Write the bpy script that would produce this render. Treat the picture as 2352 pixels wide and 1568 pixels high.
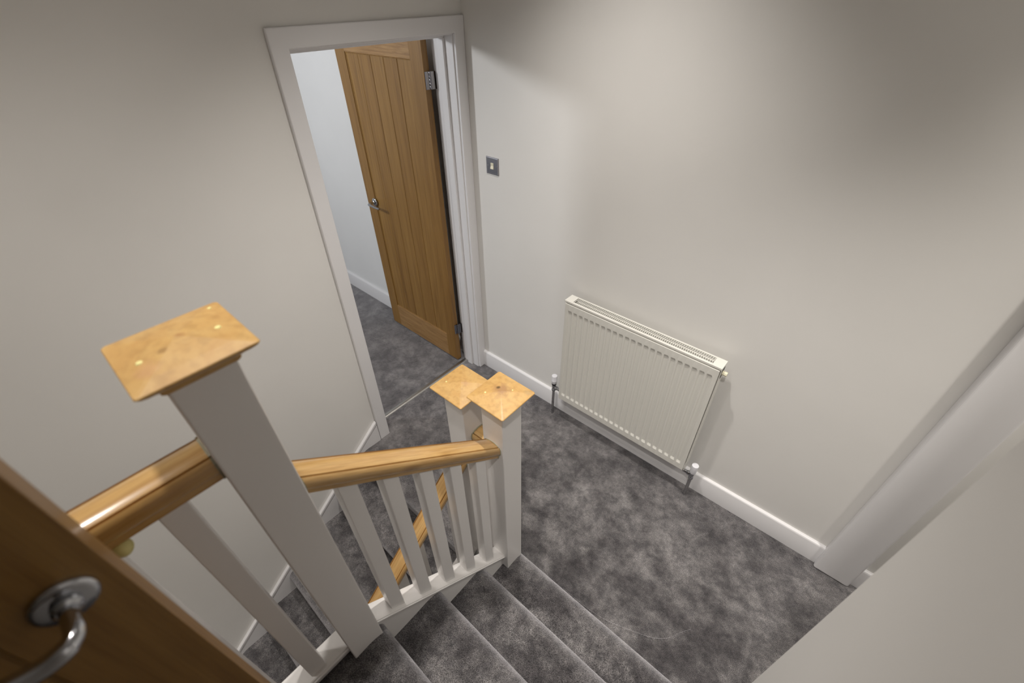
import bpy, bmesh, math, random
from mathutils import Vector, Matrix

# ------------------------------------------------------------------ camera, world, lights
for o in list(bpy.data.objects):
    bpy.data.objects.remove(o, do_unlink=True)
SC = bpy.context.scene
COL = SC.collection

cam_d = bpy.data.cameras.new('camera')
cam = bpy.data.objects.new('camera', cam_d)
COL.objects.link(cam)
cam_d.sensor_width = 36.0
cam_d.lens = 36.0 * 1015.3 / 2352
cam_d.clip_start = 0.02
cam_d.dof.use_dof = True
cam_d.dof.focus_distance = 2.0
cam_d.dof.aperture_fstop = 2.6
R = Matrix(((0.7520246835505984, 0.6590154301482343, -0.012551420523594814),
            (-0.40639268512580407, 0.4785724140342049, 0.7783401762736604),
            (0.5189449496881741, -0.5802302192681894, 0.6277173184173965)))
M = R.transposed().to_4x4()
M.translation = Vector((1.7805, -1.6833, 2.1571))
cam.matrix_world = M
SC.camera = cam

world = bpy.data.worlds.new('world')
SC.world = world
world.use_nodes = True
world.node_tree.nodes['Background'].inputs[0].default_value = (0.9, 0.93, 1.0, 1)
world.node_tree.nodes['Background'].inputs[1].default_value = 0.05

SC.view_settings.view_transform = 'Standard'
SC.view_settings.look = 'None'
SC.view_settings.gamma = 1.0
SC.view_settings.use_curve_mapping = False
SC.view_settings.exposure = 0.05

def lamp(name, loc, power, color, radius=0.045, target=None, angle=150, blend=0.6):
    d = bpy.data.lights.new(name, 'SPOT')
    d.energy = power
    d.color = color
    d.shadow_soft_size = radius
    d.spot_size = math.radians(angle)
    d.spot_blend = blend
    o = bpy.data.objects.new(name, d)
    COL.objects.link(o)
    o.location = loc
    if target:
        o.rotation_euler = (Vector(target) - Vector(loc)).to_track_quat('-Z', 'Y').to_euler()
    return o
WARM = (1.0, 0.95, 0.89)
lamp('downlight_landing', (0.92, -0.66, 3.08), 132, WARM, angle=88, blend=1.0)
lamp('downlight_stairwell', (0.90, -1.45, 3.08), 58, WARM, angle=92, blend=1.0)
lamp('downlight_upper', (0.80, -2.12, 3.08), 38, WARM, angle=96, blend=1.0)
lamp('fill_spot_flight', (1.85, -1.84, 3.08), 105, WARM, target=(1.72, -0.25, 0.00), angle=57, blend=1.0)  # unseen spot added as fill for newel and low wall; cone misses near door
lamp('downlight_recess', (2.62, -0.5, 3.08), 115, (1.0, 0.95, 0.88), angle=84, blend=1.0)
lamp('room_light', (-1.3, -2.0, 2.30), 74, (0.96, 0.98, 1.0), radius=0.12, angle=178, blend=0.1)
lamp('hall_light', (0.5, -3.9, 0.27), 40, WARM, radius=0.08, angle=165, blend=0.5)

# ------------------------------------------------------------------ materials
def mat(name):
    m = bpy.data.materials.new(name)
    m.use_nodes = True
    nt = m.node_tree
    return m, nt, nt.nodes, nt.links, nt.nodes['Principled BSDF']

def paint(name, col, rough=0.55, bump=0.04, scale=180.0, spec=0.35, var=0.02):
    m, nt, N, L, P = mat(name)
    tc = N.new('ShaderNodeTexCoord')
    n = N.new('ShaderNodeTexNoise'); n.inputs['Scale'].default_value = scale; n.inputs['Detail'].default_value = 3
    n2 = N.new('ShaderNodeTexNoise'); n2.inputs['Scale'].default_value = 2.3; n2.inputs['Detail'].default_value = 2
    L.new(tc.outputs['Object'], n.inputs['Vector']); L.new(tc.outputs['Object'], n2.inputs['Vector'])
    r = N.new('ShaderNodeValToRGB')
    r.color_ramp.elements[0].position = 0.3; r.color_ramp.elements[1].position = 0.7
    r.color_ramp.elements[0].color = (*[c * (1 - var) for c in col], 1)
    r.color_ramp.elements[1].color = (*[min(1, c * (1 + var)) for c in col], 1)
    L.new(n2.outputs['Fac'], r.inputs['Fac'])
    L.new(r.outputs['Color'], P.inputs['Base Color'])
    b = N.new('ShaderNodeBump'); b.inputs['Strength'].default_value = bump; b.inputs['Distance'].default_value = 0.002
    L.new(n.outputs['Fac'], b.inputs['Height']); L.new(b.outputs['Normal'], P.inputs['Normal'])
    P.inputs['Roughness'].default_value = rough
    P.inputs['Specular IOR Level'].default_value = spec
    return m

def metal(name, col, rough):
    m, nt, N, L, P = mat(name)
    P.inputs['Metallic'].default_value = 1.0
    P.inputs['Base Color'].default_value = (*col, 1)
    P.inputs['Roughness'].default_value = rough
    tc = N.new('ShaderNodeTexCoord')
    n = N.new('ShaderNodeTexNoise'); n.inputs['Scale'].default_value = 40
    L.new(tc.outputs['Object'], n.inputs['Vector'])
    mr = N.new('ShaderNodeMapRange'); mr.inputs['To Min'].default_value = rough * 0.8; mr.inputs['To Max'].default_value = rough * 1.3
    L.new(n.outputs['Fac'], mr.inputs['Value']); L.new(mr.outputs['Result'], P.inputs['Roughness'])
    return m
M_WALL = paint('wall_paint', (0.80, 0.785, 0.76), rough=0.62, bump=0.05, spec=0.25)
M_ROOMWALL = paint('room_wall_paint', (0.80, 0.80, 0.80), rough=0.65, bump=0.05, spec=0.2)
M_CEIL = paint('ceiling_paint', (0.84, 0.84, 0.83), rough=0.8)
M_GLOSS = paint('white_satin_trim', (0.80, 0.79, 0.80), rough=0.33, bump=0.02, scale=90, spec=0.5, var=0.015)
M_POST = paint('white_satin_stair', (0.80, 0.78, 0.765), rough=0.28, bump=0.03, scale=70, spec=0.5, var=0.02)
M_RAD = paint('radiator_enamel', (0.77, 0.757, 0.705), rough=0.3, bump=0.01, scale=60, spec=0.5, var=0.01)
M_HINGE = metal('dark_chrome', (0.30, 0.30, 0.33), 0.14)
M_PLASTIC = paint('white_plastic', (0.76, 0.76, 0.80), rough=0.3, bump=0.0)
M_CREAM = paint('cream_plastic', (0.80, 0.76, 0.58), rough=0.4, bump=0.0)
M_BLACK = paint('black_plastic', (0.01, 0.01, 0.012), rough=0.4, bump=0.0)
M_INNER_SHADE = paint('radiator_inner_shade', (0.10, 0.103, 0.115), rough=0.6, bump=0.0)  # dark colour stands in for the shade under the grille
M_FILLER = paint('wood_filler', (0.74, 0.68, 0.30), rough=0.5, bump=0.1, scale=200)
M_SMEAR = paint('dried_adhesive', (0.36, 0.34, 0.24), rough=0.4, bump=0.8, scale=160, var=0.5)

M_CHROME = metal('chrome', (0.52, 0.53, 0.56), 0.10)
M_PIPE = metal('chrome_pipe', (0.55, 0.55, 0.56), 0.25)
M_PLATE = metal('chrome_plate', (0.46, 0.46, 0.50), 0.16)
M_STRIP = metal('threshold_metal', (0.45, 0.44, 0.42), 0.35)

def wood(name, c_dark, c_mid, c_light, grain=(30, 1.6, 30), rot=(0, 0, 0), rough=0.32, knots=0.0, coat=0.3, knot_col=(0.16, 0.07, 0.03), dist=1.2, centre=None):
    m, nt, N, L, P = mat(name)
    tc = N.new('ShaderNodeTexCoord')
    mp = N.new('ShaderNodeMapping')
    mp.inputs['Scale'].default_value = grain
    mr0 = N.new('ShaderNodeMapping'); mr0.inputs['Rotation'].default_value = rot
    L.new(tc.outputs['Object'], mr0.inputs['Vector'])
    L.new(mr0.outputs['Vector'], mp.inputs['Vector'])
    n = N.new('ShaderNodeTexNoise'); n.inputs['Scale'].default_value = 1.0; n.inputs['Detail'].default_value = 5
    n.inputs['Roughness'].default_value = 0.6; n.inputs['Distortion'].default_value = dist
    L.new(mp.outputs['Vector'], n.inputs['Vector'])
    r = N.new('ShaderNodeValToRGB')
    e = r.color_ramp.elements
    e[0].position = 0.30; e[0].color = (*c_dark, 1)
    e[1].position = 0.72; e[1].color = (*c_light, 1)
    mid = e.new(0.5); mid.color = (*c_mid, 1)
    L.new(n.outputs['Fac'], r.inputs['Fac'])
    # fine pores
    mp2 = N.new('ShaderNodeMapping'); mp2.inputs['Scale'].default_value = [g * 7 for g in grain]
    L.new(mr0.outputs['Vector'], mp2.inputs['Vector'])
    n2 = N.new('ShaderNodeTexNoise'); n2.inputs['Scale'].default_value = 1.0; n2.inputs['Detail'].default_value = 2
    L.new(mp2.outputs['Vector'], n2.inputs['Vector'])
    mx = N.new('ShaderNodeMix'); mx.data_type = 'RGBA'; mx.blend_type = 'MULTIPLY'
    mx.inputs['Factor'].default_value = 0.35
    cr = N.new('ShaderNodeValToRGB'); cr.color_ramp.elements[0].position = 0.35; cr.color_ramp.elements[0].color = (0.6, 0.55, 0.5, 1); cr.color_ramp.elements[1].position = 0.55
    L.new(n2.outputs['Fac'], cr.inputs['Fac'])
    L.new(r.outputs['Color'], mx.inputs['A']); L.new(cr.outputs['Color'], mx.inputs['B'])
    last = mx.outputs['Result']
    if knots:
        v = N.new('ShaderNodeTexVoronoi'); v.inputs['Scale'].default_value = 1.0
        mk = N.new('ShaderNodeMapping'); mk.inputs['Scale'].default_value = (9 * knots, 4 * knots, 9 * knots); mk.inputs['Location'].default_value = (0.37, 0.11, 0.5)
        L.new(mr0.outputs['Vector'], mk.inputs['Vector']); L.new(mk.outputs['Vector'], v.inputs['Vector'])
        kr = N.new('ShaderNodeValToRGB'); kr.color_ramp.elements[0].position = 0.05; kr.color_ramp.elements[0].color = (0.75, 0.75, 0.75, 1)
        kr.color_ramp.elements[1].position = 0.16; kr.color_ramp.elements[1].color = (0, 0, 0, 1)
        L.new(v.outputs['Distance'], kr.inputs['Fac'])
        mk2 = N.new('ShaderNodeMix'); mk2.data_type = 'RGBA'
        L.new(kr.outputs['Color'], mk2.inputs['Factor']); L.new(last, mk2.inputs['A']); mk2.inputs['B'].default_value = (*knot_col, 1)
        last = mk2.outputs['Result']
    if centre:
        # dirty knot patch round the middle of a cap, own irregular outline
        for (cx, cy, rad, col, amt) in centre:
            sb = N.new('ShaderNodeVectorMath'); sb.operation = 'SUBTRACT'; sb.inputs[1].default_value = (cx, cy, 0)
            L.new(tc.outputs['Object'], sb.inputs[0])
            ml = N.new('ShaderNodeVectorMath'); ml.operation = 'MULTIPLY'; ml.inputs[1].default_value = (1, 1, 0)
            L.new(sb.outputs[0], ml.inputs[0])
            ln = N.new('ShaderNodeVectorMath'); ln.operation = 'LENGTH'; L.new(ml.outputs[0], ln.inputs[0])
            nn = N.new('ShaderNodeTexNoise'); nn.inputs['Scale'].default_value = 55; nn.inputs['Detail'].default_value = 4
            L.new(tc.outputs['Object'], nn.inputs['Vector'])
            ad = N.new('ShaderNodeMath'); ad.operation = 'MULTIPLY_ADD'; ad.inputs[1].default_value = rad * 1.6; ad.inputs[2].default_value = -rad * 0.8
            L.new(nn.outputs['Fac'], ad.inputs[0])
            sm = N.new('ShaderNodeMath'); sm.operation = 'ADD'; L.new(ln.outputs['Value'], sm.inputs[0]); L.new(ad.outputs[0], sm.inputs[1])
            mr = N.new('ShaderNodeMapRange'); mr.inputs['From Min'].default_value = rad * 0.35; mr.inputs['From Max'].default_value = rad
            mr.inputs['To Min'].default_value = amt; mr.inputs['To Max'].default_value = 0
            L.new(sm.outputs[0], mr.inputs['Value'])
            mk2 = N.new('ShaderNodeMix'); mk2.data_type = 'RGBA'
            L.new(mr.outputs['Result'], mk2.inputs['Factor']); L.new(last, mk2.inputs['A']); mk2.inputs['B'].default_value = (*col, 1)
            last = mk2.outputs['Result']
    L.new(last, P.inputs['Base Color'])
    P.inputs['Roughness'].default_value = rough
    P.inputs['Coat Weight'].default_value = coat
    P.inputs['Coat Roughness'].default_value = 0.15
    b = N.new('ShaderNodeBump'); b.inputs['Strength'].default_value = 0.12; b.inputs['Distance'].default_value = 0.001
    L.new(n2.outputs['Fac'], b.inputs['Height']); L.new(b.outputs['Normal'], P.inputs['Normal'])
    return m

PD, PM, PL = (0.44, 0.245, 0.080), (0.55, 0.335, 0.125), (0.60, 0.39, 0.16)
PITCH_UP = math.atan(0.818)
M_PINE_UP = wood('pine_rail_rising', PD, PM, PL, grain=(38, 2.2, 38), rot=(PITCH_UP, 0, 0), knots=0.8, rough=0.26, coat=0.5)
M_PINE_LEVEL = wood('pine_rail_level', PD, PM, PL, grain=(38, 2.2, 38), knots=0.75, rough=0.24, coat=0.6)
M_PINE_CROSS = wood('pine_rail_cross', PD, PM, PL, grain=(2.2, 38, 38))
OD, OM, OL = (0.215, 0.105, 0.023), (0.280, 0.146, 0.036), (0.335, 0.182, 0.048)
M_OAK_V = wood('oak_vertical', OD, OM, OL, grain=(42, 42, 1.3), rough=0.42, coat=0.1, dist=0.8)
M_OAK_V2 = wood('oak_vertical_pale', (0.235, 0.118, 0.027), (0.305, 0.163, 0.042), (0.365, 0.205, 0.057), grain=(30, 30, 1.0), rough=0.42, coat=0.1, dist=1.6)
M_OAK_H = wood('oak_horizontal', (0.26, 0.135, 0.045), (0.38, 0.215, 0.082), (0.46, 0.28, 0.115), grain=(2.0, 2.0, 34), rough=0.42, coat=0.1, dist=2.2)

def cap_wood(name, spots):
    return wood(name, (0.47, 0.27, 0.090), (0.51, 0.31, 0.108), (0.54, 0.345, 0.132), grain=(9, 9, 14), rough=0.42, coat=0.15, dist=2.5, centre=spots)

def carpet(name):
    m, nt, N, L, P = mat(name)
    tc = N.new('ShaderNodeTexCoord')
    def noise(scale, detail, rough, dist=0.0, loc=(0, 0, 0)):
        mp = N.new('ShaderNodeMapping'); mp.inputs['Location'].default_value = loc
        L.new(tc.outputs['Object'], mp.inputs['Vector'])
        n = N.new('ShaderNodeTexNoise'); n.inputs['Scale'].default_value = scale; n.inputs['Detail'].default_value = detail
        n.inputs['Roughness'].default_value = rough; n.inputs['Distortion'].default_value = dist
        L.new(mp.outputs['Vector'], n.inputs['Vector'])
        return n.outputs['Fac']
    big = noise(7.5, 5.0, 0.62, 0.12, (3.1, 1.7, 0.4))
    big2 = noise(3.2, 2.0, 0.5, 0.1, (7.1, 2.7, 0.4))
    strokes = noise(21, 5.0, 0.68, 0.2, (1.1, 5.7, 0.4))
    mid = noise(85, 3.0, 0.6)
    fine = noise(480, 2.0, 0.75)
    r = N.new('ShaderNodeValToRGB')
    e = r.color_ramp.elements
    e[0].position = 0.42; e[0].color = (0.064, 0.059, 0.065, 1)
    e[1].position = 0.64; e[1].color = (0.190, 0.180, 0.192, 1)
    av = N.new('ShaderNodeMath'); av.operation = 'MULTIPLY_ADD'; av.inputs[1].default_value = 0.35
    sc = N.new('ShaderNodeMath'); sc.operation = 'MULTIPLY'; sc.inputs[1].default_value = 0.65
    L.new(big, sc.inputs[0]); L.new(big2, av.inputs[0]); L.new(sc.outputs[0], av.inputs[2])
    L.new(av.outputs[0], r.inputs['Fac'])
    def mulramp(fac, p0, v0, p1, v1, src, f=1.0):
        c = N.new('ShaderNodeValToRGB')
        c.color_ramp.elements[0].position = p0; c.color_ramp.elements[0].color = (v0, v0, v0, 1)
        c.color_ramp.elements[1].position = p1; c.color_ramp.elements[1].color = (v1, v1, v1 * 0.97, 1)
        L.new(fac, c.inputs['Fac'])
        x = N.new('ShaderNodeMix'); x.data_type = 'RGBA'; x.blend_type = 'MULTIPLY'; x.inputs['Factor'].default_value = f
        L.new(src, x.inputs['A']); L.new(c.outputs['Color'], x.inputs['B'])
        return x.outputs['Result']
    c0 = mulramp(strokes, 0.38, 0.66, 0.62, 1.36, r.outputs['Color'])
    c1 = mulramp(mid, 0.35, 0.82, 0.65, 1.10, c0)
    c2 = mulramp(fine, 0.40, 0.22, 0.62, 2.10, c1)
    L.new(c2, P.inputs['Base Color'])
    P.inputs['Roughness'].default_value = 0.95
    P.inputs['Specular IOR Level'].default_value = 0.1
    P.inputs['Sheen Weight'].default_value = 1.0
    P.inputs['Sheen Roughness'].default_value = 0.42
    P.inputs['Sheen Tint'].default_value = (0.95, 0.93, 0.97, 1)
    b = N.new('ShaderNodeBump'); b.inputs['Strength'].default_value = 0.7; b.inputs['Distance'].default_value = 0.004
    ad = N.new('ShaderNodeMath'); ad.operation = 'ADD'
    L.new(mid, ad.inputs[0]); L.new(fine, ad.inputs[1]); L.new(ad.outputs[0], b.inputs['Height'])
    L.new(b.outputs['Normal'], P.inputs['Normal'])
    return m
M_CARPET = carpet('grey_carpet')

# ------------------------------------------------------------------ mesh helpers
def obj(name, bm, m, parent=None, smooth=False, bevel=0.0, seg=2):
    bmesh.ops.recalc_face_normals(bm, faces=bm.faces)
    me = bpy.data.meshes.new(name)
    bm.to_mesh(me); bm.free()
    o = bpy.data.objects.new(name, me)
    COL.objects.link(o)
    me.materials.append(m)
    if smooth:
        for p in me.polygons: p.use_smooth = True
        try:
            me.set_sharp_from_angle(angle=math.radians(38))
        except Exception:
            pass
    if bevel:
        b = o.modifiers.new('bevel', 'BEVEL'); b.width = bevel; b.segments = seg; b.limit_method = 'ANGLE'; b.angle_limit = math.radians(35)
        b.harden_normals = False
    if parent:
        o.parent = parent
        o.matrix_parent_inverse = parent.matrix_world.inverted() if False else Matrix.Translation(-parent.location)
    return o

def add_box(bm, x0, x1, y0, y1, z0, z1):
    vs = [bm.verts.new((x, y, z)) for x in (x0, x1) for y in (y0, y1) for z in (z0, z1)]
    for f in ((0, 1, 3, 2), (4, 6, 7, 5), (0, 4, 5, 1), (2, 3, 7, 6), (0, 2, 6, 4), (1, 5, 7, 3)):
        bm.faces.new([vs[i] for i in f])

def box(x0, x1, y0, y1, z0, z1):
    bm = bmesh.new(); add_box(bm, x0, x1, y0, y1, z0, z1); return bm

def add_prism(bm, pts, axis, a, b):
    """pts: 2-D outline; extruded along axis from a to b."""
    def v(p, t):
        if axis == 'x': return (t, p[0], p[1])
        if axis == 'y': return (p[0], t, p[1])
        return (p[0], p[1], t)
    A = [bm.verts.new(v(p, a)) for p in pts]; B = [bm.verts.new(v(p, b)) for p in pts]
    n = len(pts)
    for i in range(n):
        j = (i + 1) % n
        bm.faces.new((A[i], A[j], B[j], B[i]))
    bm.faces.new(A); bm.faces.new(B[::-1])

def prism(pts, axis, a, b):
    bm = bmesh.new(); add_prism(bm, pts, axis, a, b); return bm

def add_sweep(bm, prof, p0, p1, side):
    """prof (u,v): u along `side`, v along z, plumb-cut ends at p0 and p1."""
    s = Vector(side)
    A = [bm.verts.new(Vector(p0) + s * u + Vector((0, 0, v))) for u, v in prof]
    B = [bm.verts.new(Vector(p1) + s * u + Vector((0, 0, v))) for u, v in prof]
    n = len(prof)
    for i in range(n):
        j = (i + 1) % n
        bm.faces.new((A[i], A[j], B[j], B[i]))
    bm.faces.new(A); bm.faces.new(B[::-1])

def sweep(prof, p0, p1, side=(1, 0, 0)):
    bm = bmesh.new(); add_sweep(bm, prof, p0, p1, side); return bm

def add_lathe(bm, prof, origin, axis=(0, 0, 1), n=24):
    """prof: (radius, height) along axis."""
    q = Vector((0, 0, 1)).rotation_difference(Vector(axis))
    o = Vector(origin)
    rings = []
    for r, h in prof:
        if r < 1e-6:
            rings.append([bm.verts.new(o + q @ Vector((0, 0, h)))])
        else:
            rings.append([bm.verts.new(o + q @ Vector((r * math.cos(2 * math.pi * i / n), r * math.sin(2 * math.pi * i / n), h))) for i in range(n)])
    for a, b in zip(rings, rings[1:]):
        for i in range(n):
            j = (i + 1) % n
            if len(a) == 1 and len(b) == 1: continue
            if len(a) == 1: bm.faces.new((a[0], b[i], b[j]))
            elif len(b) == 1: bm.faces.new((a[i], a[j], b[0]))
            else: bm.faces.new((a[i], a[j], b[j], b[i]))

def add_tube(bm, pts, radii, n=16):
    pts = [Vector(p) for p in pts]
    rings = []
    up = Vector((0.3, 0.2, 1)).normalized()
    for i, p in enumerate(pts):
        t = (pts[min(i + 1, len(pts) - 1)] - pts[max(i - 1, 0)]).normalized()
        a = t.cross(up).normalized(); b = t.cross(a)
        r = radii[i] if isinstance(radii, list) else radii
        ra, rb = r if isinstance(r, (list, tuple)) else (r, r)
        rings.append([bm.verts.new(p + a * ra * math.cos(2 * math.pi * k / n) + b * rb * math.sin(2 * math.pi * k / n)) for k in range(n)])
    for a, b in zip(rings, rings[1:]):
        for i in range(n):
            j = (i + 1) % n
            bm.faces.new((a[i], a[j], b[j], b[i]))
    bm.faces.new(rings[0][::-1]); bm.faces.new(rings[-1])

def curve_pts(pts, k=6):
    """Catmull-Rom through pts"""
    P = [Vector(p) for p in pts]; P = [2 * P[0] - P[1]] + P + [2 * P[-1] - P[-2]]
    out = []
    for i in range(1, len(P) - 2):
        for s in range(k):
            t = s / k
            out.append(0.5 * ((2 * P[i]) + (-P[i - 1] + P[i + 1]) * t + (2 * P[i - 1] - 5 * P[i] + 4 * P[i + 1] - P[i + 2]) * t * t + (-P[i - 1] + 3 * P[i] - 3 * P[i + 1] + P[i + 2]) * t ** 3))
    out.append(P[-2])
    return out

def thing(name, label, cat, loc=(0, 0, 0), group=None):
    o = bpy.data.objects.new(name, None); COL.objects.link(o)
    o.location = loc; o.empty_display_size = 0.1
    o['label'] = label; o['category'] = cat
    if group: o['group'] = group
    return o

def struct(name, bm, m, parent=None, label=None, **kw):
    o = obj(name, bm, m, parent, **kw)
    if not parent: o['kind'] = 'structure'
    if label: o['label'] = label
    return o

# ------------------------------------------------------------------ room shell
CEIL = 3.10
UPZ_ = 0.68
GROUND = -1.99
XW = 2.042          # plane of the plain wall to the right of the rising stairs
# door opening in the left wall (left jamb very slightly out of plumb)
YR = -0.059
YLT, YLB = -0.830, -0.862
HD = 1.994
def yl(z): return YLB + (YLT - YLB) * z / HD

def wall_poly(pts, x0, x1):
    return prism(pts, 'x', x0, x1)

bm = bmesh.new()
add_prism(bm, [(YR + 0.03, 0.0), (0.12, 0.0), (0.12, CEIL), (YR + 0.03, CEIL)], 'x', -0.115, 0)
add_prism(bm, [(YR + 0.03, HD + 0.03), (YR + 0.03, CEIL), (yl(HD) - 0.03, CEIL), (yl(HD) - 0.03, HD + 0.03)], 'x', -0.115, 0)
add_prism(bm, [(yl(0) - 0.03, GROUND), (yl(0) - 0.03, 0), (yl(HD) - 0.03, HD + 0.03), (yl(HD) - 0.03, CEIL), (-4.6, CEIL), (-4.6, GROUND)], 'x', -0.115, 0)
struct('wall_left', bm, M_WALL)
struct('wall_back', box(-0.02, 3.0, 0, 0.12, -0.3, CEIL), M_WALL)
struct('wall_right', box(3.0, 3.1, -1.07, 0.12, -0.3, CEIL), M_WALL)
struct('wall_stair', box(XW, XW + 0.11, -2.85, -0.95, -0.3, CEIL), M_WALL)
struct('wall_recess', box(XW + 0.11, 3.0, -1.07, -0.95, -0.3, CEIL), M_WALL)
bm = bmesh.new()
add_box(bm, 0.0, 1.33, -2.72, -2.62, 0.3, CEIL)
add_box(bm, 1.33, XW, -2.72, -2.62, 0.68 + 1.99, CEIL)
struct('wall_front', bm, M_WALL)
bm = bmesh.new()        # unseen room behind the viewer, added unlit to cut bounce on the near door
add_box(bm, 1.13, 1.23, -4.6, -2.72, 0.6, CEIL)
add_box(bm, 1.13, XW + 0.11, -4.7, -4.6, 0.6, CEIL)
add_box(bm, XW, XW + 0.11, -4.6, -2.85, 0.6, CEIL)
add_box(bm, 1.13, XW + 0.11, -4.6, -2.72, CEIL - 0.6, CEIL - 0.5)
struct('wall_unseen_room', bm, M_WALL)
struct('floor_unseen_room', box(1.23, XW, -4.6, -2.6195, UPZ_ - 0.1, UPZ_ - 0.0005), M_CARPET)
struct('wall_corner', box(1.03, 1.1355, -2.62, -2.02, 0.3, CEIL), M_WALL)
struct('wall_understair', box(1.045, 1.075, -4.6, -1.12, GROUND, 0.15), M_WALL)
struct('wall_hall', box(0.0, 1.2, -4.7, -4.6, GROUND, 0.6), M_WALL)
struct('ceiling', box(-0.115, 3.1, -2.95, 0.12, CEIL, CEIL + 0.05), M_CEIL)
struct('ceiling_hall', box(0.0, 1.07, -4.7, -2.95, 0.3, 0.35), M_CEIL)
# room beyond the door
struct('wall_room_back', box(-3.4, -0.115, 0, 0.12, -0.1, 2.5), M_ROOMWALL)
struct('wall_room_far', box(-3.5, -3.4, -3.2, 0.12, -0.1, 2.5), M_ROOMWALL)
struct('wall_room_front', box(-3.4, -0.115, -3.3, -3.2, -0.1, 2.5), M_ROOMWALL)
struct('ceiling_room', box(-3.5, -0.115, -3.3, 0.12, 2.42, 2.5), M_CEIL)

# floors
LAND_Y = -1.072      # crest of the top nosing of the flight going down
LOW_G, LOW_R = 0.206, 0.166
UP_Y, UP_G, UP_R = -0.957, 0.208, 0.170

def nosing_profile(yc, zt, y_back, z_bot):
    """y/z outline of a carpeted step whose rounded, padded nosing has its visible crest near (yc, zt)"""
    sg = 1 if y_back < yc else -1
    a, b, lift = 0.062, 0.040, 0.003
    fy = yc + 0.010 * sg          # foremost point of the nosing
    pts = [(y_back, zt), (fy - (a + 0.05) * sg, zt), (fy - (a + 0.022) * sg, zt + lift * 0.6)]
    for k in range(0, 11):
        t = math.pi / 2 * (1 - k / 10)
        pts.append((fy - a * sg + a * math.cos(t) * sg, zt + lift - b + b * math.sin(t)))
    pts += [(fy - 0.003 * sg, zt - b - 0.008), (fy - 0.012 * sg, zt - b - 0.015), (fy - 0.022 * sg, zt - b - 0.022)]
    pts += [(fy - 0.022 * sg, z_bot), (y_back, z_bot)]
    return pts

# landing floor: outline with door recess and room
bm = bmesh.new()
add_box(bm, -3.4, -0.115, -3.2, 0, -0.2, 0)
add_box(bm, -0.115, 0.0, yl(0), YR, -0.2, 0)
add_prism(bm, [(0, 0), (3.0, 0), (3.0, -0.95), (1.15, -0.99), (1.06, -1.02), (0.9335, -1.02), (0.9335, -0.90), (0, -0.90)], 'z', -0.2, 0.0)
struct('floor', bm, M_CARPET)
fl = bpy.data.objects['floor']
b = bmesh.new()
add_tube(b, curve_pts([(1.365, -0.896, 0), (1.496, -0.892, 0), (1.587, -0.878, 0), (1.681, -0.845, 0), (1.77, -0.806, 0), (1.822, -0.761, 0), (1.845, -0.718, 0), (1.877, -0.67, 0)], 5), (0.0035, 0.0022), 6)
obj('pile_crease', b, M_CARPET, fl, smooth=True)
struct('floor_hall', box(-0.0, 1.05, -4.6, -1.1, GROUND - 0.1, GROUND), M_CARPET)

# ------------------------------------------------------------------ skirting boards
def skirt(t=0.018, h=0.128):
    return [(0, 0), (-t, 0), (-t, h - 0.010), (-t + 0.003, h - 0.003), (-t + 0.008, h), (0, h)]
TX0, TX1 = 2.196, 2.340
bm = bmesh.new()
add_prism(bm, skirt(), 'x', 0.012, TX0)
struct('baseboard_back', bm, M_GLOSS, smooth=True)
bm = bmesh.new(); add_prism(bm, skirt(), 'x', TX1, 3.0)
struct('baseboard_back_right', bm, M_GLOSS, smooth=True)
bm = bmesh.new(); add_prism(bm, skirt(), 'x', -3.4, -0.145)
struct('baseboard_room', bm, M_GLOSS, smooth=True)
bm = bmesh.new(); add_box(bm, 2.982, 3.0, -0.95, -0.018, 0, 0.128); struct('baseboard_right', bm, M_GLOSS, bevel=0.004)

# raking string fixed to the left wall
def zs(y): return 0.171 + 0.806 * (y + 0.92)
ya = yl(0.1) - 0.068
ye = -3.05
def rake(off0, off1, x1, y0=ya, y1=ye):
    b = bmesh.new()
    add_prism(b, [(y0, zs(y0) + off0), (y1, zs(y1) + off0), (y1, zs(y1) + off1), (y0, zs(y0) + off1)], 'x', 0.0, x1)
    return b
b = bmesh.new()
add_prism(b, [(ya, zs(ya) - 0.022), (ye, zs(ye) - 0.022), (ye, zs(ye) - 0.45), (-1.3, zs(-1.3) - 0.45), (-1.15, -0.2), (ya, -0.05)], 'x', 0.0, 0.016)
o_str = struct('baseboard_left', b, M_GLOSS, label='white stair string board running down the left wall')
obj('moulding', rake(-0.0235, 0.0, 0.020), M_GLOSS, o_str, bevel=0.004, seg=3)

# ------------------------------------------------------------------ white boxed trim on back wall
struct('trim_1', box(TX0, TX1, -0.045, 0.0, 0, CEIL - 0.001), M_GLOSS, seg=4, bevel=0.010, label='tall white boxed board standing on the back wall right of the radiator')

# ------------------------------------------------------------------ doorway in left wall
AW = 0.064
def lean_poly(yoff_in, yoff_out, z0, z1in, z1out):
    """left architrave outline (y,z) following the jamb"""
    return [(yl(z0) + yoff_in, z0), (yl(z1in) + yoff_in, z1in), (yl(z1out) + yoff_out, z1out), (yl(z0) + yoff_out, z0)]
t1 = bmesh.new()
yo = YR + 0.0585
add_prism(t1, [(yl(0), 0), (yl(HD), HD), (YR, HD), (YR, 0), (yo, 0), (yo, HD + AW), (yl(HD + AW) - AW, HD + AW), (yl(0) - AW, 0)], 'x', 0, 0.018)
struct('trim_2', t1, M_GLOSS, bevel=0.004, seg=3, label='white architrave framing the open doorway in the left wall')
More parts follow.
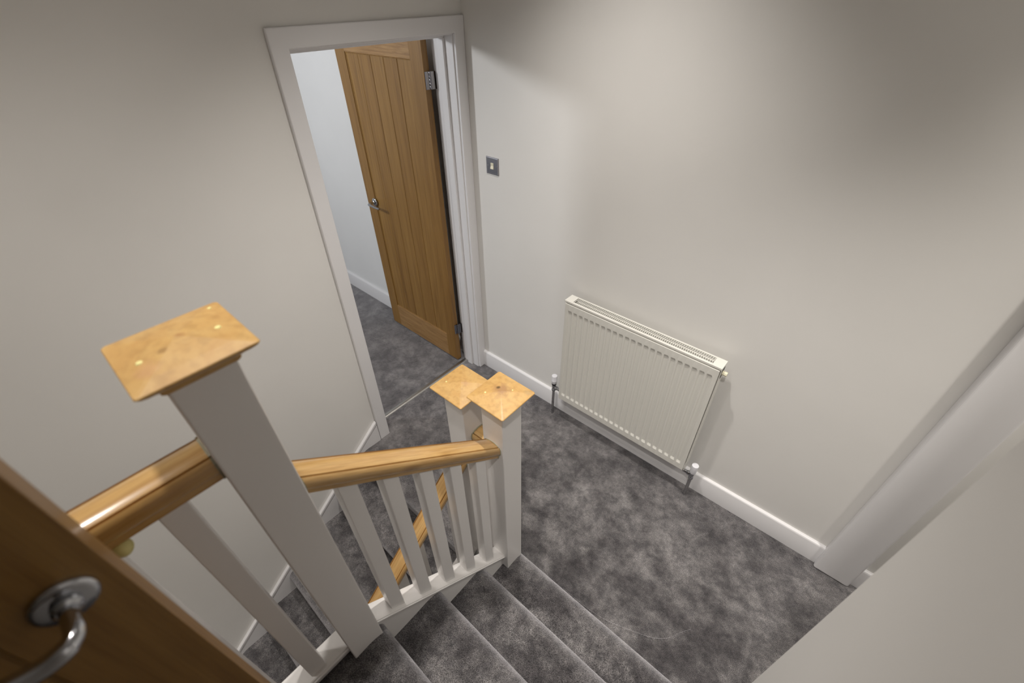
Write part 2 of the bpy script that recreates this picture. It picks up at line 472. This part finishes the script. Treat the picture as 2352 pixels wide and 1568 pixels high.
# lining (jambs + head) with stops
t1 = bmesh.new()
add_box(t1, -0.135, 0.002, YR - 0.006, YR + 0.03, 0, HD - 0.006)
add_box(t1, -0.135, 0.002, YLT - 0.03, YR + 0.03, HD - 0.006, HD + 0.03)
add_prism(t1, [(yl(0) + 0.006, 0), (yl(HD) + 0.006, HD - 0.006), (yl(HD) - 0.03, HD - 0.006), (yl(0) - 0.03, 0)], 'x', -0.135, 0.002)
dl = struct('trim_5', t1, M_GLOSS, bevel=0.0015, label='white lining boards inside the doorway')
t1 = bmesh.new(); add_box(t1, -0.092, -0.050, YR - 0.019, YR - 0.006, 0, HD - 0.019); obj('door_stop', t1, M_GLOSS, dl, bevel=0.002)
t1 = bmesh.new(); add_box(t1, -0.092, -0.050, YLT + 0.006, YR - 0.006, HD - 0.019, HD - 0.006); obj('door_stop', t1, M_GLOSS, dl, bevel=0.002)
t1 = bmesh.new(); add_prism(t1, [(yl(0) + 0.006, 0), (yl(HD) + 0.006, HD - 0.019), (yl(HD) + 0.019, HD - 0.019), (yl(0) + 0.019, 0)], 'x', -0.092, -0.050); obj('door_stop', t1, M_GLOSS, dl, bevel=0.002)
# room-side architrave
t1 = bmesh.new()
add_box(t1, -0.153, -0.135, YR, YR + 0.058, 0, HD + 0.064)
add_box(t1, -0.153, -0.135, YLT - 0.07, YR, HD, HD + 0.064)
add_box(t1, -0.153, -0.135, YLB - 0.06, YLB, 0, HD)
struct('trim_6', t1, M_GLOSS, bevel=0.003, label='white architrave on the room side of the doorway')

# threshold strip
b = bmesh.new()
add_prism(b, [(-0.142, 0), (-0.139, 0.004), (-0.130, 0.0065), (-0.118, 0.0065), (-0.109, 0.004), (-0.106, 0)], 'y', yl(0) + 0.008, YR - 0.008)
o = obj('threshold_strip', b, M_STRIP, smooth=True)
o['label'] = 'thin metal carpet strip across the floor of the open doorway'; o['category'] = 'threshold strip'

# ------------------------------------------------------------------ oak plank doors
def lever_handle(parent, o0, nrm, along, rise=0.0):
    """lever on round rose. o0: point on the door face, nrm: out of the face, along: lever direction"""
    o0 = Vector(o0); n = Vector(nrm); a = Vector(along)
    b = bmesh.new()
    add_lathe(b, [(0, 0.0080), (0.0215, 0.0080), (0.0245, 0.0072), (0.0262, 0.0050), (0.0265, 0.003), (0.0265, 0), (0, 0)], o0, nrm, 36)
    h = obj('handle', b, M_CHROME, parent, smooth=True); h['label'] = 'polished chrome lever handle on a round rose'
    b = bmesh.new()
    z = Vector((0, 0, 1)) * (1 - rise * 30)
    pts = curve_pts([o0 + n * 0.006, o0 + n * 0.03, o0 + n * 0.045 + a * 0.001, o0 + n * 0.0545 + a * 0.010, o0 + n * 0.056 + a * 0.030, o0 + n * 0.054 + a * 0.065 - z * 0.003, o0 + n * 0.052 + a * 0.100 - z * 0.004, o0 + n * 0.050 + a * 0.118 - z * 0.003], 5)
    m = len(pts)
    rad = []
    for i in range(m):
        t = i / (m - 1)
        r = 0.0082 if t < 0.45 else 0.0082 - 0.0002 * (t - 0.45)
        r2 = 0.0082 if t < 0.4 else 0.0095
        if t > 0.96: r *= 0.6; r2 *= 0.6
        rad.append((r2, r))
    add_tube(b, pts, rad, 18)
    obj('lever', b, M_CHROME, h, smooth=True)
    b = bmesh.new(); add_lathe(b, [(0.0125, 0.009), (0.0125, 0.014), (0.009, 0.017), (0.008, 0.017)], o0, nrm, 24)
    obj('collar', b, M_CHROME, h, smooth=True)
    return h

def plank_door(name, label, origin, ux, nrm, rise=0.0, W=0.762, H=1.972, T=0.035, handle_z=1.01, planks=5, backset=0.060):
    """origin: hinge corner at floor of the face plane; ux: unit vector hinge -> leading edge; nrm: out of visible face"""
    org = Vector(origin); ux = Vector(ux); nn = Vector(nrm); zz = Vector((0, 0, 1))
    t = thing(name, label, 'door', tuple(org))
    def bx(u0, u1, z0, z1, d0, d1):
        b = bmesh.new(); vs = []
        for u in (u0, u1):
            for d in (d0, d1):
                for z in (z0, z1):
                    vs.append(b.verts.new(org + ux * u + zz * z + nn * d))
        for f in ((0, 1, 3, 2), (4, 6, 7, 5), (0, 4, 5, 1), (2, 3, 7, 6), (0, 2, 6, 4), (1, 5, 7, 3)):
            b.faces.new([vs[i] for i in f])
        return b
    S, TR, BR = 0.094, 0.100, 0.190
    obj('stile', bx(0, S, 0, H, -T, 0), M_OAK_V, t, bevel=0.0012)
    obj('stile', bx(W - S, W, 0, H, -T, 0), M_OAK_V, t, bevel=0.0012)
    obj('top_rail', bx(S, W - S, H - TR, H, -T, -0.0003), M_OAK_H, t, bevel=0.001)
    obj('bottom_rail', bx(S, W - S, 0, BR, -T, -0.0003), M_OAK_H, t, bevel=0.001)
    pw = (W - 2 * S) / planks
    for k in range(planks):
        obj('plank', bx(S + k * pw + 0.0008, S + (k + 1) * pw - 0.0008, BR, H - TR, -T + 0.006, -0.007), (M_OAK_V2, M_OAK_V)[k % 2 if planks > 2 else 0], t, bevel=0.0028, seg=1)
    obj('core', bx(S - 0.01, W - S + 0.01, BR - 0.01, H - TR + 0.01, -T + 0.010, -0.012), M_OAK_V, t)
    # bead round the panel
    for (u0, u1, z0, z1) in ((S, W - S, H - TR - 0.006, H - TR), (S, W - S, BR, BR + 0.006), (S, S + 0.006, BR + 0.006, H - TR - 0.006), (W - S - 0.006, W - S, BR + 0.006, H - TR - 0.006)):
        obj('bead', bx(u0, u1, z0, z1, -0.0085, -0.0035), M_OAK_V2, t, bevel=0.002, seg=1)
    lever_handle(t, org + ux * (W - backset) + zz * handle_z, nrm, tuple(-ux), rise)
    return t, bx

# far door: opened flat along the back wall of the room beyond
t, bx = plank_door('oak_door', 'open oak plank door with two chrome hinges, seen through the white doorway', (-0.158, -0.118, 0.012), (-1, 0, 0), (0, -1, 0), backset=0.088, handle_z=1.022)
def hinge(z, parent):
    b = bmesh.new()
    # leaf on the door edge, knuckle, leaf on the jamb
    add_box(b, -0.158, -0.1565, -0.115, -0.090, z - 0.038, z + 0.038)
    add_box(b, -0.150, -0.1349, -0.0665, -0.0650, z - 0.038, z + 0.038)
    add_prism(b, [(-0.1572, -0.1125), (-0.1572, -0.110), (-0.1412, -0.0700), (-0.1390, -0.0712), (-0.1412, -0.074)], 'z', z - 0.038, z + 0.038)
    h = obj('hinge', b, M_HINGE, parent)
    h['label'] = 'polished chrome butt hinge'
    for k in range(5):
        b = bmesh.new()
        add_lathe(b, [(0, -0.0070), (0.0050, -0.0070), (0.0056, -0.006), (0.0056, 0.006), (0.0050, 0.0070), (0, 0.0070)], (-0.1455, -0.0935, z - 0.0304 + k * 0.0152), (0, 0, 1), 14)
        obj('knuckle', b, M_HINGE, h, smooth=True)
hinge(1.80, t); hinge(0.285, t)

# near door: stands open beside the camera on the upper landing
UPZ = 4 * UP_R
plank_door('oak_door', 'blurred dark oak door leaf standing open close to the viewer at bottom left', (1.330, -1.800 - 0.762, UPZ + 0.008), (0, 1, 0), (1, 0, 0), rise=0.12, handle_z=1.008, backset=0.041)

# ------------------------------------------------------------------ stairs
def step(yc, zt, y_back, z_bot, x0, x1, parent):
    b = bmesh.new()
    add_prism(b, nosing_profile(yc, zt, y_back, z_bot), 'x', x0, x1)
    return obj('carpeted_step', b, M_CARPET, parent, smooth=True)

SX0 = 1.136
up = thing('rising_staircase', 'short grey carpeted stair of four steps rising towards the viewer at bottom centre', 'stairs', (1.59, UP_Y, 0))
for k in range(4):
    yb = UP_Y - (k + 1) * UP_G - 0.03 if k < 3 else -2.6195
    step(UP_Y - k * UP_G, (k + 1) * UP_R, yb, -0.05 if k < 3 else UPZ - 0.26, SX0, XW - 0.001, up)
# outer string below the base rail
def zb(y): return 0.528 - 0.868 * (y + 1.35)     # top of the base rail
b = bmesh.new()
add_prism(b, [(-1.046, zb(-1.046) - 0.03), (-1.588, zb(-1.588) - 0.03), (-1.588, zb(-1.588) - 0.36), (-1.30, 0.10), (-1.046, 0.0)], 'x', 1.103, SX0 + 0.0005)
obj('outer_string', b, M_POST, up, bevel=0.001)

low = thing('descending_staircase', 'grey carpeted stair going down along the left wall behind the balustrades', 'stairs', (0.47, LAND_Y, -0.2))
NLOW = 11
# flights that descend towards the viewer show their treads in front of each riser
def down_step(k):
    yc = LAND_Y - k * LOW_G; zt = -k * LOW_R
    yb = yc + LOW_G + 0.03 if k else -0.8995
    pts = [(2 * yc - p[0], p[1]) for p in nosing_profile(yc, zt, 2 * yc - yb, zt - LOW_R - 0.04)]
    bb = bmesh.new(); add_prism(bb, pts, 'x', 0.0165, 0.934)
    return obj('carpeted_step', bb, M_CARPET, low, smooth=True)
for k in range(NLOW): down_step(k)
NX3A, NX3B = 0.912, 1.001
b = bmesh.new()
def zl(y): return 0.06 + 0.806 * (y + 1.072)
add_prism(b, [(-1.061, zl(-1.061) + 0.03), (-3.15, zl(-3.15) + 0.03), (-3.15, zl(-3.15) - 0.26), (-1.061, zl(-1.061) - 0.26)], 'x', 0.934, 0.968)
obj('outer_string', b, M_POST, low, bevel=0.001)

# ------------------------------------------------------------------ balustrades
RAILP = [(-0.024, -0.057), (0.024, -0.057), (0.0255, -0.046), (0.0255, -0.042), (0.030, -0.038), (0.0335, -0.030), (0.0350, -0.020), (0.0345, -0.010), (0.0315, -0.0025),
         (0.0296, 0.0), (0.0284, -0.0075), (0.0256, -0.0075), (0.0244, 0.0006), (0.017, 0.0042), (0.006, 0.0062), (-0.006, 0.0062), (-0.017, 0.0042),
         (-0.0244, 0.0006), (-0.0256, -0.0075), (-0.0284, -0.0075), (-0.0296, 0.0), (-0.0315, -0.0025), (-0.0345, -0.010), (-0.0350, -0.020), (-0.0335, -0.030), (-0.030, -0.038), (-0.0255, -0.042), (-0.0255, -0.046)]
BASEP = [(-0.027, -0.030), (0.027, -0.030), (0.0285, -0.022), (0.0315, -0.019), (0.0335, -0.013), (0.0335, -0.008), (0.0305, -0.006), (0.0305, -0.002), (0.028, 0.0), (-0.028, 0.0),
         (-0.0305, -0.002), (-0.0305, -0.006), (-0.0335, -0.008), (-0.0335, -0.013), (-0.0315, -0.019), (-0.0285, -0.022)]

def scale_prof(p, s, c=(0, -0.027)):
    return [(c[0] + (u - c[0]) * s, c[1] + (v - c[1]) * s) for u, v in p]

def newel(parent, x0, x1, y0, y1, zbot, zcap, m_cap, fillers=(), cap=0.151):
    """square post with a shallow pyramid cap; zcap = height of the cap's edge"""
    cx, cy = (x0 + x1) / 2, (y0 + y1) / 2
    h = cap / 2
    p = obj('newel_post', box(x0, x1, y0, y1, zbot, zcap - 0.030), M_POST, parent, bevel=0.0035, seg=3)
    b = bmesh.new()
    q = (x1 - x0) / 2
    rings = []
    for (s, z) in ((q + 0.0015, -0.034), (q + 0.006, -0.029), (q + 0.007, -0.023), (q + 0.013, -0.018), (h - 0.010, -0.0120), (h - 0.003, -0.0060), (h, -0.0025), (h - 0.0015, 0.0)):
        c = 0.004 if s > h - 0.012 else 0.002
        rings.append([b.verts.new((cx + a, cy + d, zcap + z)) for a, d in ((s, s - c), (s - c, s), (-s + c, s), (-s, s - c), (-s, -s + c), (-s + c, -s), (s - c, -s), (s, -s + c))])
    for k in range(1, 4):
        f = 1 - k / 3.6; s = (h - 0.0015) * f
        z = 0.0 + 0.0155 * (1 - f) ** 0.9
        c = 0.006 * f
        rings.append([b.verts.new((cx + a, cy + d, zcap + z)) for a, d in ((s, s - c), (s - c, s), (-s + c, s), (-s, s - c), (-s, -s + c), (-s + c, -s), (s - c, -s), (s, -s + c))])
    for a, c in zip(rings, rings[1:]):
        for i in range(8):
            j = (i + 1) % 8
            b.faces.new((a[i], a[j], c[j], c[i]))
    top = b.verts.new((cx, cy, zcap + 0.0152))
    for i in range(8):
        b.faces.new((rings[-1][i], rings[-1][(i + 1) % 8], top))
    b.faces.new(rings[0][::-1])
    cp = obj('cap', b, m_cap, p, bevel=0.0012)
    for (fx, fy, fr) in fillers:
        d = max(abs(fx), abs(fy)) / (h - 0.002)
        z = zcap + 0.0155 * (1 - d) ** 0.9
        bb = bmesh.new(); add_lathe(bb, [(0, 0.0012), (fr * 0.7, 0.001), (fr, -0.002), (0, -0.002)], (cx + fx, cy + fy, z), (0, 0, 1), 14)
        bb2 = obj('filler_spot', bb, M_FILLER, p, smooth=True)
    for c in p.children:
        c.matrix_parent_inverse = Matrix.Identity(4)
        c.location = (0, 0, 0)
    return p

def rail(parent, p0, p1, m, side=(1, 0, 0), smear=True):
    o = obj('handrail', sweep(RAILP, p0, p1, side), m, parent, smooth=True)
    if smear:
        P0, P1 = Vector(p0), Vector(p1); d = (P1 - P0).normalized()
        for q, s in ((P0, 1), (P1, -1)):
            rnd = random.Random(hash((round(q.x, 3), round(q.y, 3))) & 0xffff)
            pr = scale_prof(RAILP, 1.0)
            pr = [(u * (1.02 + 0.05 * rnd.random()), (v + 0.027) * (1.02 + 0.06 * rnd.random()) - 0.027) for u, v in pr]
            bb = bmesh.new(); add_sweep(bb, pr, q, q + d * s * 0.0035, side)
            obj('adhesive_smear', bb, M_SMEAR, o)
        for c in o.children: c.matrix_parent_inverse = Matrix.Identity(4)
    return o

M_CAP2 = cap_wood('cap_pine_knotted', [(1.118, -0.995, 0.034, (0.30, 0.16, 0.075), 0.75), (1.103, -0.992, 0.008, (0.10, 0.06, 0.02), 0.9), (1.180, -0.945, 0.012, (0.40, 0.27, 0.12), 0.6)])
M_CAP3 = cap_wood('cap_pine_clean', [(0.970, -1.01, 0.018, (0.45, 0.26, 0.12), 0.5)])
M_CAPB = cap_wood('cap_pine_patched', [(1.120, -1.630, 0.009, (0.34, 0.17, 0.06), 0.8), (1.135, -1.655, 0.007, (0.30, 0.17, 0.06), 0.8), (1.155, -1.680, 0.020, (0.52, 0.30, 0.14), 0.7)])

# --- balustrade of the rising flight
BX = 1.120
NU = (1.076, 1.1665, -1.047, -0.956)
NB = (1.074, 1.1650, -1.678, -1.587)
bal = thing('stair_balustrade', 'white balustrade with pine handrail rising from the landing newel to the tall near newel', 'balustrade', (BX, -1.30, 0.3))
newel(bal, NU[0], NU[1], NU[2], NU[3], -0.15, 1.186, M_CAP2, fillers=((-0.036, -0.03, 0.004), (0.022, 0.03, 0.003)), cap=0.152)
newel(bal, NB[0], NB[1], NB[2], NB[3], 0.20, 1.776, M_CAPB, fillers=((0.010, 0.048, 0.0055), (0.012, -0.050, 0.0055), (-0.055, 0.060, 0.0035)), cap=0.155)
def zr(y): return 0.9955 - 0.818 * (y + 1.048)    # arris line of the upper handrail
rail(bal, (BX, NU[2], zr(NU[2])), (BX, NB[3], zr(NB[3])), M_PINE_UP)
br = obj('base_rail', sweep(BASEP, (BX, NU[2], zb(NU[2])), (BX, NB[3], zb(NB[3]))), M_POST, bal, smooth=True)
proto = None
for k in range(5):
    yc = -1.1235 - 0.097 * k
    b = bmesh.new()
    h = 0.0205
    vs = []
    for (x, y) in ((-h, -h), (h, -h), (h, h), (-h, h)):
        vs.append((b.verts.new((BX + x, yc + y, zb(yc + y) - 0.004)), b.verts.new((BX + x, yc + y, zr(yc + y) - 0.05))))
    for i in range(4):
        j = (i + 1) % 4
        b.faces.new((vs[i][0], vs[j][0], vs[j][1], vs[i][1]))
    b.faces.new([v[0] for v in vs][::-1]); b.faces.new([v[1] for v in vs])
    obj('baluster', b, M_POST, bal, bevel=0.002)
# short link rail between the two landing newels
obj('link_rail', sweep(RAILP, (NX3B, -1.000, 0.935), (NU[0], -1.000, 0.935), (0, 1, 0)), M_PINE_CROSS, bal, smooth=True)
obj('link_smear', sweep([(u * 1.06, (v + 0.027) * 1.07 - 0.027) for u, v in RAILP], (NX3B, -1.000, 0.935), (NX3B + 0.004, -1.000, 0.935), (0, 1, 0)), M_SMEAR, bal)
obj('link_base', box(NX3B, NU[0], -1.03, -0.975, 0.0, 0.13), M_POST, bal, bevel=0.004)
obj('link_infill', box(NX3B + 0.017, NU[0] - 0.017, -1.021, -0.98, 0.12, 0.89), M_POST, bal, bevel=0.002)

# --- level balustrade on the upper landing
lb = thing('landing_balustrade', 'level balustrade behind the near oak door, pine handrail with white spindles', 'balustrade', (BX, -1.85, UPZ))
rail(lb, (BX, NB[2], 1.594), (BX, -2.02, 1.594), M_PINE_LEVEL)
obj('base_rail', sweep([(u, v * (1.35 if v < -0.001 else 1)) for u, v in BASEP], (BX, NB[2], 0.747), (BX, -2.02, 0.747)), M_POST, lb, smooth=True)
for yc in (-1.757, -1.861, -1.955):
    obj('baluster', box(BX - 0.0205, BX + 0.0205, yc - 0.0205, yc + 0.0205, 0.742, 1.545), M_POST, lb, bevel=0.002)
bb = bmesh.new()
add_lathe(bb, [(0, 0.013), (0.008, 0.011), (0.013, 0.005), (0.0135, -0.005), (0.011, -0.014), (0.004, -0.021), (0, -0.022)], (1.140, -1.828, 1.524), (0.5, 0.4, 0.2), 16)
o = obj('adhesive_blob', bb, M_FILLER, lb, smooth=True); o['label'] = 'yellow-green blob of dried filler'
struct('trim_7', box(1.088, 1.1355, -2.02, NB[2], UPZ - 0.30, 0.706), M_POST, bevel=0.002, label='white apron board edging the upper landing')

# --- balustrade of the descending flight
ll = thing('stair_balustrade', 'white balustrade with pine handrail running down beside the lower stair, behind the front one', 'balustrade', (0.956, -1.30, -0.3))
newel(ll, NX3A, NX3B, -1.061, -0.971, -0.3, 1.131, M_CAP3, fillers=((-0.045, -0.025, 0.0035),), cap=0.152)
def zq(y): return 0.800 + 0.84 * (y + 1.061)
PITCH_DN = -math.atan(0.84)
M_PINE_DN = wood('pine_rail_falling', PD, PM, PL, grain=(38, 2.2, 38), rot=(PITCH_DN, 0, 0), knots=0.8)
rail(ll, (0.956, -1.061, zq(-1.061)), (0.956, -2.95, zq(-2.95)), M_PINE_DN)
obj('base_rail', sweep(BASEP, (0.951, -1.061, zl(-1.061) + 0.06), (0.951, -2.95, zl(-2.95) + 0.06)), M_POST, ll, smooth=True)
for k in range(19):
    yc = -1.125 - 0.098 * k
    b = bmesh.new(); h = 0.0205; vs = []
    for (x, y) in ((-h, -h), (h, -h), (h, h), (-h, h)):
        vs.append((b.verts.new((0.955 + x, yc + y, zl(yc + y) + 0.055)), b.verts.new((0.955 + x, yc + y, zq(yc + y) - 0.05))))
    for i in range(4):
        j = (i + 1) % 4
        b.faces.new((vs[i][0], vs[j][0], vs[j][1], vs[i][1]))
    b.faces.new([v[0] for v in vs][::-1]); b.faces.new([v[1] for v in vs])
    obj('baluster', b, M_POST, ll, bevel=0.002)

# ------------------------------------------------------------------ radiator
RX0, RX1, RZ0, RZ1, RYB, RYF = 0.730, 1.532, 0.196, 0.907, -0.036, -0.102
rad = thing('radiator', 'white ribbed panel radiator with a slotted top grille hung on the back wall', 'radiator', ((RX0 + RX1) / 2, RYB, RZ0))
# front panel: pressed flutes
b = bmesh.new()
n = 23
x0, x1 = RX0 + 0.006, RX1 - 0.006
pitch = (x1 - x0 - 0.03) / n
xs = [(x0, 0)]
for k in range(n):
    c = x0 + 0.015 + (k + 0.5) * pitch
    xs += [(c - 0.0125, 0), (c - 0.0085, 1), (c + 0.0085, 1), (c + 0.0125, 0)]
xs.append((x1, 0))
zt, zb0 = RZ1 - 0.016, RZ0 + 0.004
zrows = [(zb0, 0), (zb0 + 0.040, 0), (zb0 + 0.052, 1), (zt - 0.050, 1), (zt - 0.038, 0), (zt, 0)]
DEP = 0.0055
grid = [[b.verts.new((x, RYF + DEP * f * g, z)) for (x, f) in xs] for (z, g) in zrows]
for r0, r1 in zip(grid, grid[1:]):
    for i in range(len(xs) - 1):
        b.faces.new((r0[i], r0[i + 1], r1[i + 1], r1[i]))
# returned edges
bk = RYF + 0.014
def edge_loop():
    loop = [grid[0][i] for i in range(len(xs))] + [grid[j][-1] for j in range(1, len(zrows))] + [grid[-1][i] for i in range(len(xs) - 2, -1, -1)] + [grid[j][0] for j in range(len(zrows) - 2, 0, -1)]
    return loop
lp = edge_loop()
bkv = [b.verts.new((v.co.x, bk, v.co.z)) for v in lp]
for i in range(len(lp)):
    j = (i + 1) % len(lp)
    b.faces.new((lp[i], bkv[i], bkv[j], lp[j]))
b.faces.new(bkv)
obj('front_panel', b, M_RAD, rad, bevel=0.0022, seg=2)
obj('rear_panel', box(RX0 + 0.008, RX1 - 0.008, RYB - 0.012, RYB, RZ0 + 0.006, RZ1 - 0.02), M_RAD, rad, bevel=0.003)
obj('side_cover', box(RX0, RX0 + 0.0035, RYF + 0.016, RYB, RZ0 + 0.02, RZ1 - 0.001), M_RAD, rad)
obj('side_cover', box(RX1 - 0.0035, RX1, RYF + 0.010, RYB - 0.01, RZ0 - 0.004, RZ1 - 0.012), M_RAD, rad)
# convector fins between the panels, coloured dark for the shade in there
b = bmesh.new()
for k in range(38):
    xc = RX0 + 0.03 + k * (RX1 - RX0 - 0.06) / 37
    add_box(b, xc - 0.004, xc + 0.004, RYF + 0.016, RYB - 0.014, RZ0 + 0.05, RZ1 - 0.075)
o = obj('convector_fins', b, M_INNER_SHADE, rad); o['kind'] = 'stuff'
# top cover frame and grille bars
G0, G1 = RX0 + 0.044, RX1 - 0.044
yf, yb = RYF + 0.001, RYB
b = bmesh.new()
add_box(b, RX0, G0, yf, yb, RZ1 - 0.010, RZ1)
add_box(b, G1, RX1, yf, yb, RZ1 - 0.010, RZ1)
add_box(b, G0, G1, yf, yf + 0.013, RZ1 - 0.010, RZ1)
add_box(b, G0, G1, yb - 0.008, yb, RZ1 - 0.010, RZ1)
obj('top_cover', b, M_RAD, rad, bevel=0.0008)
b = bmesh.new()
NB_ = 72
for k in range(NB_):
    xa = G0 + (k + 0.5) * (G1 - G0) / NB_
    add_prism(b, [(xa - 0.0009, yf + 0.0125), (xa + 0.0009, yf + 0.0125), (xa + 0.0009, yf + 0.036), (xa + 0.0031, yf + 0.044), (xa + 0.0031, yb - 0.0075), (xa + 0.0014, yb - 0.0075), (xa + 0.0014, yf + 0.045), (xa - 0.0009, yf + 0.038)], 'z', RZ1 - 0.0035, RZ1 - 0.0015)
o = obj('grille', b, M_RAD, rad); o['kind'] = 'stuff'; o['label'] = 'row of narrow slotted bars along the top'
b = bmesh.new(); add_lathe(b, [(0, 0.022), (0.009, 0.022), (0.010, 0.020), (0.010, 0.004), (0.0125, 0.003), (0.0125, 0), (0, 0)], (RX1 - 0.001, -0.072, RZ1 - 0.040), (1, 0, 0), 8)
o = obj('bleed_plug', b, M_CREAM, rad); o['label'] = 'small cream plug'
b = box(RX1, RX1 + 0.0012, -0.086, -0.058, RZ1 - 0.064, RZ1 - 0.014); obj('side_slot', b, M_BLACK, rad)

def valve(name, label, x, y, ztop, xr, trv):
    t = thing(name, label, 'radiator valve', (x, y, 0))
    b = bmesh.new(); add_tube(b, [(x, y, -0.005), (x, y, ztop - 0.115)], 0.0085, 18); obj('pipe', b, M_PIPE, t, smooth=True)
    b = bmesh.new()
    z0 = ztop - 0.125
    add_lathe(b, [(0.0, 0), (0.0115, 0.0), (0.0130, 0.003), (0.0130, 0.014), (0.0105, 0.018), (0.0095, 0.022), (0.0105, 0.030), (0.012, 0.036), (0.012, 0.050), (0, 0.050)], (x, y, z0), (0, 0, 1), 20)
    s = 1 if xr > x else -1
    add_lathe(b, [(0.0, 0.0), (0.0085, 0.0), (0.0085, 0.010), (0.0125, 0.012), (0.0125, 0.024), (0.009, 0.027), (0.009, abs(xr - x))], (x, y, z0 + 0.030), (s, 0, 0), 20)
    obj('valve_body', b, M_CHROME, t, smooth=True)
    if trv:
        b = bmesh.new(); add_lathe(b, [(0.0, 0), (0.0135, 0), (0.0145, 0.006), (0.0145, 0.014), (0, 0.014)], (x, y, z0 + 0.050), (0, 0, 1), 24); obj('collar', b, M_BLACK, t, smooth=True)
        b = bmesh.new(); add_lathe(b, [(0, 0), (0.0145, 0), (0.0165, 0.010), (0.0170, 0.019), (0.0185, 0.020), (0.0185, 0.024), (0.0172, 0.026), (0.0175, 0.056), (0.0160, 0.060), (0.010, 0.0615), (0, 0.062)], (x, y, z0 + 0.063), (0, 0, 1), 28); obj('valve_head', b, M_PLASTIC, t, smooth=True)
    else:
        b = bmesh.new(); add_lathe(b, [(0, 0), (0.0150, 0), (0.0160, 0.004), (0.0172, 0.055), (0.0165, 0.0585), (0.012, 0.060), (0, 0.060)], (x, y, z0 + 0.050), (0, 0, 1), 28); obj('valve_head', b, M_PLASTIC, t, smooth=True)
    return t
valve('radiator_valve', 'thermostatic valve with ringed white head and chrome pipe at the left of the radiator', 0.677, -0.070, 0.327, RX0 + 0.008, True)
valve('radiator_valve', 'plain white-capped valve and chrome pipe at the right of the radiator', 1.573, -0.072, 0.268, RX1 - 0.008, False)

# ------------------------------------------------------------------ light switch
SXc, SZc = 0.162, 1.435
sw = thing('light_switch', 'square chrome light switch with small white rocker beside the doorway', 'light switch', (SXc, 0, SZc))
b = bmesh.new()
hs = 0.043
rings = []
for (s, y) in ((hs, 0.0), (hs, -0.0025), (hs - 0.0015, -0.0042), (hs - 0.005, -0.0052), (hs - 0.0065, -0.0050)):
    rings.append([b.verts.new((SXc + a * s, y, SZc + c * s)) for a, c in ((1, 1), (-1, 1), (-1, -1), (1, -1))])
for a, c in zip(rings, rings[1:]):
    for i in range(4):
        b.faces.new((a[i], a[(i + 1) % 4], c[(i + 1) % 4], c[i]))
b.faces.new(rings[-1]); b.faces.new(rings[0][::-1])
obj('plate', b, M_PLATE, sw, bevel=0.0008)
b = bmesh.new(); add_prism(b, [(-0.002, SZc - 0.0155), (-0.0052, SZc - 0.0155), (-0.0105, SZc - 0.0135), (-0.0060, SZc + 0.0005), (-0.0066, SZc + 0.0150), (-0.0052, SZc + 0.0155), (-0.002, SZc + 0.0155)], 'x', SXc - 0.0095, SXc + 0.0095)
obj('rocker', b, M_CREAM, sw, bevel=0.0006)
for s in (-1, 1):
    b = bmesh.new(); add_lathe(b, [(0, 0.0072), (0.0026, 0.0068), (0.0034, 0.0052), (0, 0.0045)], (SXc + s * 0.0302, 0, SZc), (0, -1, 0), 14)
    obj('screw', b, M_CHROME, sw, smooth=True)
